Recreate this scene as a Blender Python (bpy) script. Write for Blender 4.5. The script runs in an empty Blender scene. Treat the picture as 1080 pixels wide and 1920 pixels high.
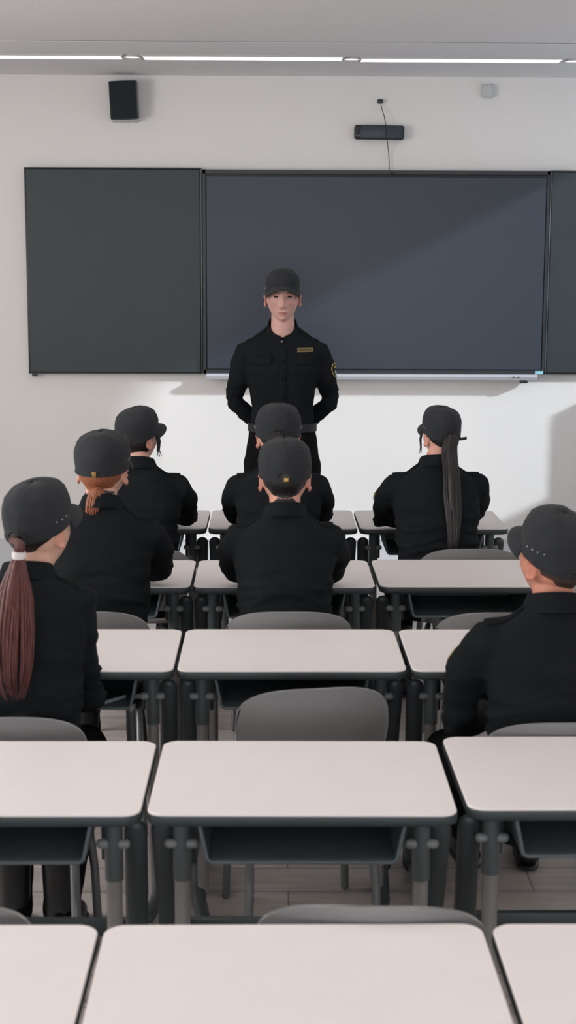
import bpy, bmesh, math, random
from mathutils import Vector, Matrix, noise
from mathutils.bvhtree import BVHTree
random.seed(7)
PI = math.pi
S = bpy.context.scene
COL = S.collection

# ------------------------------------------------------------------ camera
cam_d = bpy.data.cameras.new('camera')
cam = bpy.data.objects.new('camera', cam_d); COL.objects.link(cam)
CP, CY, CR = math.radians(9.3218), math.radians(.7264), math.radians(.2022)
_f = Vector((math.sin(CY)*math.cos(CP), math.cos(CY)*math.cos(CP), -math.sin(CP)))
_r = Vector((math.cos(CY), -math.sin(CY), 0)); _u = _r.cross(_f)
_r2 = _r*math.cos(CR)+_u*math.sin(CR); _u2 = -_r*math.sin(CR)+_u*math.cos(CR)
cam.matrix_world = Matrix.Translation((-.0597, 0, 1.8878)) @ Matrix((_r2, _u2, -_f)).transposed().to_4x4()
cam_d.sensor_fit = 'VERTICAL'; cam_d.sensor_height = 36; cam_d.sensor_width = 36
cam_d.lens = 2795.24/1920*36
cam_d.clip_start = .05
cam_d.dof.use_dof = True; cam_d.dof.focus_distance = 7.0; cam_d.dof.aperture_fstop = 6.5
S.camera = cam

# ------------------------------------------------------------------ world, light, exposure
w = bpy.data.worlds.new('daylight'); S.world = w; w.use_nodes = True
w.node_tree.nodes['Background'].inputs[0].default_value = (.75, .87, 1, 1)
w.node_tree.nodes['Background'].inputs[1].default_value = 1.2
S.view_settings.view_transform = 'Standard'; S.view_settings.look = 'None'
S.view_settings.gamma = 1; S.view_settings.use_curve_mapping = False
S.view_settings.exposure = -0.14
LAMP = 7.2          # strength of the strip lights' diffusers
def area(name, loc, target, sx, sy, power, col):
    d = bpy.data.lights.new(name, 'AREA'); d.shape = 'RECTANGLE'; d.size = sx; d.size_y = sy
    d.energy = power; d.color = col
    o = bpy.data.objects.new(name, d); COL.objects.link(o); o.location = loc
    o.rotation_euler = (Vector(target)-Vector(loc)).to_track_quat('-Z', 'Y').to_euler()
    return o
# low hazy sun through the window in the front right corner
sd_ = bpy.data.lights.new('sun', 'SUN'); sd_.energy = 3.4; sd_.angle = math.radians(2.6); sd_.color = (.86, .94, 1)
sun = bpy.data.objects.new('sun', sd_); COL.objects.link(sun); sun.location = (8, 4, 5)
sun.rotation_euler = Vector((-.22, .135, -.11)).to_track_quat('-Z', 'Y').to_euler()
# added fill lights, set outside unseen openings in the left and back walls
area('window_daylight', (-4.25, 4.1, 1.85), (0, 4.9, 1.35), 2.2, 1.5, 140, (1, .965, .93))
area('window_daylight', (0, -3.25, 1.7), (0, 2, 1.2), 4.0, 1.3, 120, (.95, .97, 1))

# ------------------------------------------------------------------ materials
def lin(c):
    return tuple(((v/255)/12.92 if v/255 <= .04045 else ((v/255+.055)/1.055)**2.4) for v in c)
MATS = {}
def mat(name, rgb, rough=.6, spec=.5, metal=0, var=0, vscale=20, bump=0, bscale=200, stretch=(1, 1, 1), coat=0, emit=None, sheen=0):
    m = bpy.data.materials.new(name); m.use_nodes = True
    nt = m.node_tree; b = nt.nodes['Principled BSDF']
    c = lin(rgb)
    b.inputs['Base Color'].default_value = (*c, 1); b.inputs['Roughness'].default_value = rough
    b.inputs['Specular IOR Level'].default_value = spec; b.inputs['Metallic'].default_value = metal
    if coat: b.inputs['Coat Weight'].default_value = coat; b.inputs['Coat Roughness'].default_value = .12
    if sheen: b.inputs['Sheen Weight'].default_value = sheen; b.inputs['Sheen Roughness'].default_value = .5
    if emit:
        b.inputs['Emission Color'].default_value = (*emit[0], 1); b.inputs['Emission Strength'].default_value = emit[1]
    if var or bump:
        tc = nt.nodes.new('ShaderNodeTexCoord'); mp = nt.nodes.new('ShaderNodeMapping')
        mp.inputs['Scale'].default_value = stretch
        nt.links.new(tc.outputs['Object'], mp.inputs['Vector'])
    if var:
        n = nt.nodes.new('ShaderNodeTexNoise'); n.inputs['Scale'].default_value = vscale; n.inputs['Detail'].default_value = 5
        nt.links.new(mp.outputs[0], n.inputs['Vector'])
        r = nt.nodes.new('ShaderNodeValToRGB')
        r.color_ramp.elements[0].position = .3; r.color_ramp.elements[1].position = .7
        r.color_ramp.elements[0].color = (*[max(0, v*(1-var)) for v in c], 1)
        r.color_ramp.elements[1].color = (*[min(1, v*(1+var)) for v in c], 1)
        nt.links.new(n.outputs['Fac'], r.inputs[0]); nt.links.new(r.outputs[0], b.inputs['Base Color'])
    if bump:
        n2 = nt.nodes.new('ShaderNodeTexNoise'); n2.inputs['Scale'].default_value = bscale; n2.inputs['Detail'].default_value = 3
        nt.links.new(mp.outputs[0], n2.inputs['Vector'])
        bp = nt.nodes.new('ShaderNodeBump'); bp.inputs['Strength'].default_value = bump; bp.inputs['Distance'].default_value = .002
        nt.links.new(n2.outputs['Fac'], bp.inputs['Height']); nt.links.new(bp.outputs[0], b.inputs['Normal'])
    MATS[name] = m
    return m
mat('wall_paint', (229, 226, 224), .75, .3, bump=.12, bscale=160)
mat('ceiling_paint', (234, 232, 233), .85, .2, var=.04, vscale=90, bump=.35, bscale=120)
mat('ceiling_band', (234, 233, 235), .8, .2)
mat('skirting', (205, 206, 210), .5, .4)
mat('groove', (112, 110, 110), .9, .1)
mat('black_board', (40, 49, 53), .42, .45, var=.10, vscale=3, bump=.05, bscale=300)
mat('board_frame', (30, 33, 36), .4, .5)
mat('board_edge', (105, 112, 116), .35, .6, metal=.3)
mat('screen_glass', (38, 47, 60), .42, .55)
mat('bezel', (30, 35, 40), .4, .5)
mat('ledge', (186, 187, 195), .4, .5)
mat('device_black', (28, 36, 41), .35, .5)
mat('speaker_cloth', (33, 40, 43), .85, .3, bump=.4, bscale=900)
mat('cable', (48, 48, 50), .6, .3)
mat('white_plastic', (196, 197, 198), .5, .4)
mat('sticker', (150, 205, 220), .5, .4)
mat('lectern_paint', (200, 193, 188), .55, .4, var=.02, vscale=6)
mat('desk_white', (226, 219, 217), .38, .4, var=.012, vscale=9)
mat('desk_edge', (52, 58, 60), .5, .4)
mat('desk_metal', (60, 66, 69), .42, .5)
mat('desk_tube', (138, 136, 135), .38, .5, metal=.25)
mat('desk_sleeve', (78, 85, 87), .42, .5)
mat('tray_plastic', (92, 102, 107), .5, .4, bump=.05, bscale=300)
mat('knob', (128, 131, 133), .4, .5)
mat('chair_plastic', (130, 129, 129), .45, .45, bump=.08, bscale=500)
mat('chair_tube', (120, 122, 124), .35, .5, metal=.5)
mat('paper', (158, 163, 166), .6, .3)
mat('note_cover', (52, 60, 64), .5, .4)
mat('shirt', (22, 25, 28), .9, .12, var=.08, vscale=14, bump=.25, bscale=700)
mat('epaulette_cloth', (19, 22, 24), .9, .12, bump=.25, bscale=700)
mat('trousers', (13, 14, 16), .9, .12, bump=.25, bscale=600)
mat('cap_cloth', (46, 48, 51), .9, .15, var=.06, vscale=16, bump=.3, bscale=800, sheen=.05)
mat('cap_strap', (34, 36, 39), .7, .3)
mat('boot_leather', (17, 19, 21), .45, .5, bump=.2, bscale=200)
mat('belt_web', (30, 33, 36), .6, .4)
mat('brass', (150, 120, 70), .35, .5, metal=.8)
mat('eyelet_metal', (125, 130, 134), .35, .5, metal=.7)
mat('hair_black', (27, 24, 25), .45, .4, var=.3, vscale=60, stretch=(6, 6, .6))
mat('hair_brown_black', (30, 25, 26), .45, .4, var=.3, vscale=60, stretch=(6, 6, .6))
mat('hair_auburn', (86, 47, 43), .5, .35, var=.35, vscale=50, stretch=(6, 6, .5))
mat('hair_ginger', (138, 84, 57), .5, .35, var=.35, vscale=60, stretch=(5, 5, 1.5))
mat('hair_buzz', (70, 54, 48), .8, .2, var=.2, vscale=120)
mat('tie_white', (205, 200, 198), .7, .3)
mat('patch_gold', (176, 152, 74), .7, .3)
mat('patch_white', (200, 200, 198), .7, .3)
mat('patch_black', (18, 19, 20), .8, .3)
mat('tape_gold', (128, 112, 74), .7, .3)
mat('eye_dark', (40, 26, 24), .25, .5)
mat('lamp_white', (240, 240, 238), .5, .3, emit=((1, .96, .92), LAMP))
mat('lamp_white_dim', (240, 240, 238), .5, .3, emit=((1, .97, .93), 2.2))
mat('lamp_housing', (190, 188, 188), .5, .4)
mat('window_frame', (210, 212, 214), .4, .5)

def skin_mat():
    m = bpy.data.materials.new('skin'); m.use_nodes = True; nt = m.node_tree; b = nt.nodes['Principled BSDF']
    a = nt.nodes.new('ShaderNodeAttribute'); a.attribute_name = 'tint'
    n = nt.nodes.new('ShaderNodeTexNoise'); n.inputs['Scale'].default_value = 40
    tc = nt.nodes.new('ShaderNodeTexCoord'); nt.links.new(tc.outputs['Object'], n.inputs['Vector'])
    mx = nt.nodes.new('ShaderNodeMixRGB'); mx.blend_type = 'MULTIPLY'; mx.inputs[0].default_value = .12
    nt.links.new(a.outputs['Color'], mx.inputs[1]); nt.links.new(n.outputs['Fac'], mx.inputs[2])
    nt.links.new(mx.outputs[0], b.inputs['Base Color'])
    b.inputs['Roughness'].default_value = .5; b.inputs['Specular IOR Level'].default_value = .35
    b.inputs['Subsurface Weight'].default_value = .12; b.inputs['Subsurface Radius'].default_value = (.01, .004, .002)
    b.inputs['Subsurface Scale'].default_value = 1.0
    MATS['skin'] = m
skin_mat()
def floor_mat():
    m = bpy.data.materials.new('floor_planks'); m.use_nodes = True; nt = m.node_tree; b = nt.nodes['Principled BSDF']
    tc = nt.nodes.new('ShaderNodeTexCoord')
    br = nt.nodes.new('ShaderNodeTexBrick'); br.offset = .37
    br.inputs['Scale'].default_value = 1; br.inputs['Brick Width'].default_value = 1.2; br.inputs['Row Height'].default_value = .18
    br.inputs['Mortar Size'].default_value = .0025; br.inputs['Mortar'].default_value = (*lin((118, 112, 109)), 1)
    br.inputs['Color1'].default_value = (*lin((186, 179, 175)), 1); br.inputs['Color2'].default_value = (*lin((168, 161, 157)), 1)
    nt.links.new(tc.outputs['Object'], br.inputs['Vector'])
    mp = nt.nodes.new('ShaderNodeMapping'); mp.inputs['Scale'].default_value = (2.5, 22, 1)
    nt.links.new(tc.outputs['Object'], mp.inputs['Vector'])
    n = nt.nodes.new('ShaderNodeTexNoise'); n.inputs['Scale'].default_value = 1.5; n.inputs['Detail'].default_value = 8
    nt.links.new(mp.outputs[0], n.inputs['Vector'])
    r = nt.nodes.new('ShaderNodeValToRGB'); r.color_ramp.elements[0].color = (.6, .6, .6, 1); r.color_ramp.elements[1].color = (1.25, 1.22, 1.2, 1)
    nt.links.new(n.outputs['Fac'], r.inputs[0])
    mx = nt.nodes.new('ShaderNodeMixRGB'); mx.blend_type = 'MULTIPLY'; mx.inputs[0].default_value = 1
    nt.links.new(br.outputs['Color'], mx.inputs[1]); nt.links.new(r.outputs[0], mx.inputs[2])
    nt.links.new(mx.outputs[0], b.inputs['Base Color']); b.inputs['Roughness'].default_value = .42
    MATS['floor_planks'] = m
floor_mat()

# ------------------------------------------------------------------ mesh helpers
class MB:
    def __init__(s): s.v = []; s.f = []; s.mi = []; s.cur = 0
    def add(s, vs, fs):
        o = len(s.v); s.v += [tuple(p) for p in vs]
        s.f += [tuple(i+o for i in q) for q in fs]; s.mi += [s.cur]*len(fs)
    def box(s, c, d, M=None):
        x, y, z = d[0]/2, d[1]/2, d[2]/2
        vs = [Vector((sx*x, sy*y, sz*z)) for sx in (-1, 1) for sy in (-1, 1) for sz in (-1, 1)]
        if M: vs = [M @ p for p in vs]
        vs = [p+Vector(c) for p in vs]
        s.add(vs, [(0, 1, 3, 2), (4, 6, 7, 5), (0, 4, 5, 1), (2, 3, 7, 6), (0, 2, 6, 4), (1, 5, 7, 3)])
    def rbox(s, c, d, r=.005, seg=2, M=None):
        bm = bmesh.new(); bmesh.ops.create_cube(bm, size=1)
        for v in bm.verts: v.co = Vector((v.co.x*d[0], v.co.y*d[1], v.co.z*d[2]))
        bmesh.ops.bevel(bm, geom=bm.edges[:], offset=r, segments=seg, profile=.5, affect='EDGES', clamp_overlap=True)
        bm.verts.index_update()
        vs = [((M @ v.co) if M else v.co)+Vector(c) for v in bm.verts]
        s.add(vs, [tuple(v.index for v in f.verts) for f in bm.faces]); bm.free()
    def rings(s, rs, caps=True, closed=True):
        n = len(rs[0]); vs = [p for r in rs for p in r]; fs = []
        for i in range(len(rs)-1):
            for j in range(n if closed else n-1):
                k = (j+1) % n
                fs.append((i*n+j, i*n+k, (i+1)*n+k, (i+1)*n+j))
        if caps:
            fs.append(tuple(reversed(range(n)))); fs.append(tuple((len(rs)-1)*n+j for j in range(n)))
        s.add(vs, fs)
    def tube(s, pts, rad, n=12, round_ends=True, flat=1.0, up=None):
        pts = [Vector(p) for p in pts]
        if not isinstance(rad, (list, tuple)): rad = [rad]*len(pts)
        rad = list(rad)
        if round_ends:
            d0 = (pts[0]-pts[1]).normalized(); d1 = (pts[-1]-pts[-2]).normalized()
            a = [(pts[0]+d0*rad[0]*math.sin(t), rad[0]*math.cos(t)) for t in (1.45, 1.1, .75, .38)]
            b = [(pts[-1]+d1*rad[-1]*math.sin(t), rad[-1]*math.cos(t)) for t in (.38, .75, 1.1, 1.45)]
            pts = [p for p, _ in a]+pts+[p for p, _ in b]; rad = [r for _, r in a]+rad+[r for _, r in b]
        T = []
        for i in range(len(pts)):
            t = pts[min(i+1, len(pts)-1)]-pts[max(i-1, 0)]
            T.append(t.normalized())
        ref = Vector(up) if up else (Vector((0, 0, 1)) if abs(T[0].z) < .9 else Vector((0, 1, 0)))
        nrm = (ref-T[0]*ref.dot(T[0])).normalized(); rs = []
        for i in range(len(pts)):
            nrm = (nrm-T[i]*nrm.dot(T[i])).normalized(); bn = T[i].cross(nrm)
            rs.append([pts[i]+nrm*(math.sin(2*PI*k/n)*rad[i]*flat)+bn*(math.cos(2*PI*k/n)*rad[i]) for k in range(n)])
        s.rings(rs)
    def ell(s, c, r, M=None, nu=20, nv=12):
        c = Vector(c); rs = []
        for i in range(nv+1):
            t = -PI/2+PI*(i+.0)/nv; t = max(-PI/2+.05, min(PI/2-.05, t))
            ring = []
            for j in range(nu):
                a = 2*PI*j/nu
                p = Vector((r[0]*math.cos(t)*math.cos(a), r[1]*math.cos(t)*math.sin(a), r[2]*math.sin(t)))
                ring.append(c+((M @ p) if M else p))
            rs.append(ring)
        s.rings(rs)
    def xf(s, M): s.v = [tuple(M @ Vector(p)) for p in s.v]; return s
    def mesh(s, name='m'):
        me = bpy.data.meshes.new(name); me.from_pydata(s.v, [], s.f)
        if any(s.mi): me.polygons.foreach_set('material_index', s.mi)
        me.update()
        bm = bmesh.new(); bm.from_mesh(me); bmesh.ops.recalc_face_normals(bm, faces=bm.faces); bm.to_mesh(me); bm.free()
        return me

def link(name, me, mats, parent=None, smooth=True, angle=40):
    if isinstance(me, MB): me = me.mesh(name)
    if not isinstance(mats, (list, tuple)): mats = [mats]
    me.materials.clear()
    for m in mats: me.materials.append(MATS[m])
    if smooth:
        me.polygons.foreach_set('use_smooth', [True]*len(me.polygons))
        try: me.set_sharp_from_angle(angle=math.radians(angle))
        except Exception: pass
    o = bpy.data.objects.new(name, me); COL.objects.link(o)
    if parent: o.parent = parent
    return o
def solid(o, t, off=0):
    m = o.modifiers.new('thick', 'SOLIDIFY'); m.thickness = t; m.offset = off; return o
def tag(o, label, cat, group=None):
    o['label'] = label; o['category'] = cat
    if group: o['group'] = group
    return o
def struct(o): o['kind'] = 'structure'; return o
def thing(name, label, cat, loc=(0, 0, 0), rz=0, group=None):
    o = bpy.data.objects.new(name, None); o.empty_display_size = .1; COL.objects.link(o)
    o.location = loc; o.rotation_euler = (0, 0, rz)
    return tag(o, label, cat, group)
def copy_tree(o, parent=None):
    c = o.copy(); COL.objects.link(c)
    if parent: c.parent = parent
    for ch in list(o.children): copy_tree(ch, c)
    return c
def remesh(mb, voxel, it=2):
    me = mb.mesh('tmp'); o = bpy.data.objects.new('tmp', me); COL.objects.link(o)
    m = o.modifiers.new('r', 'REMESH'); m.mode = 'VOXEL'; m.voxel_size = voxel; m.adaptivity = 0
    if it:
        q = o.modifiers.new('s', 'SMOOTH'); q.factor = .5; q.iterations = it
    dg = bpy.context.evaluated_depsgraph_get()
    r = bpy.data.meshes.new_from_object(o.evaluated_get(dg))
    bpy.data.objects.remove(o); bpy.data.meshes.remove(me)
    return r
def sm(a, b, x):
    t = max(0, min(1, (x-a)/(b-a))); return t*t*(3-2*t)
def lerp_tab(tab, x):
    for (x0, y0), (x1, y1) in zip(tab, tab[1:]):
        if x <= x1: return y0+(y1-y0)*(x-x0)/(x1-x0)
    return tab[-1][1]

# ------------------------------------------------------------------ room shell
WY, CZ = 8.96, 2.984
XL, XR, YB = -4.0, 2.46, -3.0
def slab(name, c, d, m):
    b = MB(); b.box(c, d); return struct(link(name, b, m, smooth=False))
slab('floor', ((XL+XR)/2, (WY+YB)/2, -.05), (XR-XL+.4, WY-YB+.4, .1), 'floor_planks')
slab('wall_front', ((XL+XR)/2, WY+.1, CZ/2), (XR-XL+.4, .2, CZ+.4), 'wall_paint')
def pierced(name, wins, axis, base, a0, a1, n0):
    """a wall with window openings; axis 'x' = wall at constant x, 'y' = at constant y"""
    b = MB(); pos = a0
    def bx(m, u0, u1, z0, z1, t=.2):
        c, d = (u0+u1)/2, u1-u0
        m.box((base, c, (z0+z1)/2) if axis == 'x' else (c, base, (z0+z1)/2), (t, d, z1-z0) if axis == 'x' else (d, t, z1-z0))
    for (u0, u1, z0, z1) in wins:
        bx(b, pos, u0, 0, CZ); bx(b, u0, u1, 0, z0); bx(b, u0, u1, z1, CZ); pos = u1
    bx(b, pos, a1, 0, CZ); struct(link(name, b, 'wall_paint', smooth=False))
    for k, (u0, u1, z0, z1) in enumerate(wins):
        f = MB(); t = .05
        for u in (u0, u1-t): bx(f, u, u+t, z0, z1, .07)
        for z in (z0, z1-t): bx(f, u0, u1, z, z+t, .07)
        struct(link('window_%d' % (n0+k), f, 'window_frame', smooth=False))
pierced('wall_right', [(6.8, 8.75, .9, 2.93)], 'x', XR+.1, YB, WY, 1)
pierced('wall_left', [(2.9, 5.3, .95, 2.6)], 'x', XL-.1, YB, WY, 2)  # unseen opening, added to let the left fill light in
pierced('wall_back', [(-2.05, 2.05, 1.0, 2.4)], 'y', YB-.1, XL-.2, XR+.2, 3)  # opening behind the camera, added for fill on surfaces facing it
GY = 7.635
slab('ceiling', ((XL+XR)/2, (YB+GY)/2-.1, CZ+.05), (XR-XL+.4, GY-YB+.2-.03, .1), 'ceiling_paint')
slab('trim_1', ((XL+XR)/2, (GY+WY)/2+.012, CZ+.05), (XR-XL+.4, WY-GY, .1), 'ceiling_band')
slab('trim_2', ((XL+XR)/2, GY, CZ+.052), (XR-XL+.4, .05, .1), 'groove')
b = MB(); b.box(((XL+XR)/2, WY-.009, .125), (XR-XL, .018, .25)); b.box(((XL+XR)/2, WY-.012, .247), (XR-XL, .024, .008))
struct(link('baseboard_front', b, 'skirting', smooth=False))

# ------------------------------------------------------------------ ceiling lamps
def strip(x0, x1, y, label, w=.13, m='lamp_white_dim'):
    t = thing('ceiling_light', label, 'ceiling light', ((x0+x1)/2, y, CZ), group='ceiling strip lights')
    L = x1-x0; b = MB()
    for s in (-1, 1):
        b.box((0, s*(w/2+.006), -.004), (L+.024, .012, .012)); b.box((s*(L/2+.006), 0, -.004), (.012, w, .012))
    link('frame', b, 'lamp_housing', t, smooth=False)
    d = MB(); d.rbox((0, 0, -.004), (L, w, .008), .002, 1); link('diffuser', d, m, t, smooth=False)
    return t
def spot(x, y, label):
    t = thing('downlight', label, 'downlight', (x, y, CZ), group='round downlights between strip lights')
    r = MB(); n = 32; rs = []
    for (rad, z) in ((.056, 0), (.056, -.006), (.046, -.009), (.040, -.004)):
        rs.append([Vector((rad*math.cos(2*PI*k/n), rad*math.sin(2*PI*k/n), z)) for k in range(n)])
    r.rings(rs, caps=False); link('rim', r, 'lamp_housing', t)
    d = MB(); d.rings([[Vector((q*math.cos(2*PI*k/n), q*math.sin(2*PI*k/n), z)) for k in range(n)] for q, z in ((.041, -.001), (.04, -.005))])
    link('diffuser', d, 'lamp_white_dim', t)
strip(-1.90, -.842, 8.15, 'white strip light at the left of the ceiling, running out of the frame')
strip(-.727, .322, 8.165, 'middle white strip light over the man in front, between two round downlights')
strip(.425, 1.488, 8.205, 'white strip light at the right of the ceiling above the camera bar')
spot(-.788, 8.154, 'round downlight in the ceiling above the dark wall speaker')
spot(.373, 8.19, 'round downlight in the ceiling left of the right-hand strip light')
spot(1.556, 8.225, 'round downlight cut by the right edge of the picture')
strip(1.62, 2.40, 8.215, 'strip light along the front wall, beyond the right edge of the picture')
strip(-3.05, -2.0, 8.14, 'strip light along the front wall, beyond the left edge of the picture')
for k, y in enumerate((5.95, 3.8, 1.6, -.6, -2.3)):
    for j, x in enumerate((-3.3, -2.0, -.7, .6, 1.9)):
        strip(x-.53, x+.53, y, 'strip light number %d from the left in the %s ceiling row' % (j+1, ('second', 'third', 'fourth', 'fifth', 'rearmost')[k]), m='lamp_white')

# ------------------------------------------------------------------ front wall things
def board(name, x0, x1, z0, z1, label, yf=8.9):
    t = thing(name, label, 'blackboard', ((x0+x1)/2, WY, z0)); W, H = x1-x0, z1-z0; D = WY-yf
    b = MB(); b.rbox((0, -D/2+.004, H/2), (W, D-.008, H), .004, 2); link('frame', b, 'board_frame', t)
    p = MB(); p.rbox((0, -D+.006, H/2), (W-.02, .008, H-.02), .002, 1); link('writing_surface', p, 'black_board', t)
    for zz in (H-.004, .004):
        e = MB(); e.rbox((0, -D-.001, zz), (W, .008, .008), .002, 1); link('edge_strip', e, 'board_frame', t)
    return t, W, H, D
tb, W_, H_, D_ = board('blackboard', -1.492, -.458, 1.259, 2.457, 'dark writing board to the left of the big screen')
b = MB(); b.rbox((-W_/2+.034, -D_+.012, -.008), (.03, .024, .018), .004, 2); link('bumper', b, 'device_black', tb)
b = MB(); b.rbox((W_/2-.003, -D_-.001, H_/2), (.006, .008, H_), .002, 1); link('side_strip', b, 'board_edge', tb)
tb2, W_, H_, D_ = board('blackboard', 1.582, 2.21, 1.262, 2.45, 'dark writing board cut by the right edge, beside the big screen')
b = MB(); b.rbox((-W_/2+.003, -D_-.001, H_/2), (.006, .008, H_), .002, 1); link('side_strip', b, 'board_edge', tb2)
def display():
    x0, x1, z0, z1 = -.452, 1.577, 1.262, 2.447; W, H = x1-x0, z1-z0; D = .075
    t = thing('interactive_display', 'large dark switched-off display behind the standing man', 'screen', ((x0+x1)/2, WY-.003, z0))
    b = MB(); b.rbox((0, -D/2, H/2), (W, D, H), .004, 2); link('housing', b, 'bezel', t)
    g = MB(); g.rbox((0, -D-.002, H/2-.004), (1.985, .006, 1.118), .002, 1); link('screen', g, 'screen_glass', t)
    f = MB()
    for s in (-1, 1): f.box((s*(W/2-.009), -D-.003, H/2), (.016, .008, H))
    f.box((0, -D-.003, H-.012), (W, .008, .022)); f.box((0, -D-.003, .012), (W, .008, .022)); link('bezel', f, 'bezel', t)
    l = MB(); prof = [(-D+.02, .004), (-D-.055, .002), (-D-.06, -.010), (-D-.05, -.03), (-D+.02, -.034)]
    xa, xb = -W/2+.018, W/2-.05
    l.rings([[Vector((x, y, z)) for y, z in prof] for x in (xa, xb)])
    link('ledge', l, 'ledge', t, smooth=False)
    q = MB()
    for k in range(2): q.box((W/2-.16-.03*k, -D-.0605, -.012), (.012, .003, .006))
    link('button', q, 'device_black', t)
    q = MB(); q.rbox((W/2-.125, -D-.02, -.042), (.045, .03, .016), .004, 2); link('bumper', q, 'device_black', t)
    q = MB(); q.tube([(.09, -D-.006, H-.016), (.09, -D-.010, H-.016)], .009, 16); link('camera_lens', q, 'device_black', t)
    q = MB(); q.rbox((W/2-.032, -D-.006, .012), (.05, .004, .019), .001, 1); link('sticker', q, 'sticker', t)
display()
def speaker():
    t = thing('wall_speaker', 'small dark box speaker high on the wall above the left board', 'speaker', (-.902, WY, 2.725))
    M = Matrix.Rotation(math.radians(-2), 3, 'Y') @ Matrix.Rotation(math.radians(6), 3, 'X')
    b = MB(); b.rbox((0, -.075, .112), (.158, .11, .213), .008, 3, M); link('cabinet', b, 'device_black', t)
    b = MB(); b.rbox((0, -.129, .108), (.146, .012, .2), .005, 2, M); link('grille', b, 'speaker_cloth', t)
    b = MB(); b.rbox((0, -.03, -.002), (.155, .06, .01), .003, 1); b.rbox((0, -.004, .11), (.06, .008, .24), .002, 1); link('bracket', b, 'white_plastic', t)
speaker()
def bar():
    t = thing('camera_bar', 'black rounded camera bar on the wall above the big screen', 'camera', (.577, WY, 2.664))
    b = MB(); M = Matrix.Rotation(math.radians(.6), 3, 'Y'); b.rbox((0, -.035, 0), (.292, .06, .083), .016, 4, M); link('housing', b, 'device_black', t)
    f = MB(); f.rbox((.012, -.066, 0), (.24, .006, .07), .003, 2, M); link('front_panel', f, 'screen_glass', t)
    l = MB(); l.tube([(-.128, -.062, .0), (-.128, -.07, .0)], .012, 16); link('lens', l, 'eye_dark', t)
bar()
b = MB(); b.rbox((.582, WY-.015, 2.843), (.032, .03, .022), .004, 2)
tag(link('cable_plug', b, 'device_black'), 'tiny black plug on the wall at the top of the thin cable', 'plug')
b = MB()
pts = [(.584, 2.838), (.592, 2.80), (.603, 2.76), (.611, 2.72), (.616, 2.68), (.617, 2.64), (.626, 2.60), (.635, 2.55), (.639, 2.50), (.640, 2.45)]
b.tube([(x, WY-.082 if 2.61 < z < 2.72 else WY-.02-(.03 if 2.55 < z < 2.78 else 0), z) for x, z in pts], .0022, 6)
tag(link('cable', b, 'cable'), 'thin dark cable hanging from the plug past the camera bar', 'cable')
def sensor():
    t = thing('wall_sensor', 'small pale square box on the wall at upper right', 'sensor', (1.208, WY, 2.905))
    b = MB(); b.rbox((0, -.016, 0), (.075, .032, .078), .012, 3); link('housing', b, 'white_plastic', t)
    b = MB(); b.rbox((0, -.033, 0), (.05, .004, .052), .008, 3); link('cover', b, 'white_plastic', t)
sensor()
def cabinet():  # out of view, sized and placed to cast the shadow on the front wall
    t = thing('corner_cabinet', 'low beige cabinet in the front right corner, beyond the right edge of the picture', 'cabinet', (2.34, 8.77, 0))
    b = MB(); b.rbox((0, 0, .66), (.22, .34, 1.24), .006, 2); link('body', b, 'lectern_paint', t)
    b = MB(); b.rbox((0, 0, 1.29), (.23, .35, .02), .004, 2); link('top', b, 'lectern_paint', t)
    b = MB(); b.rbox((0, 0, .02), (.20, .32, .04), .003, 1); link('plinth', b, 'groove', t)
    d = MB(); d.rbox((0, -.176, .66), (.205, .014, 1.21), .004, 2); d_ = link('door', d, 'lectern_paint', t)
    h = MB(); h.tube([(-.085, -.184, .68), (-.085, -.205, .68), (-.085, -.205, .78), (-.085, -.184, .78)], .005, 8); link('handle', h, 'chair_tube', d_)
cabinet()

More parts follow.
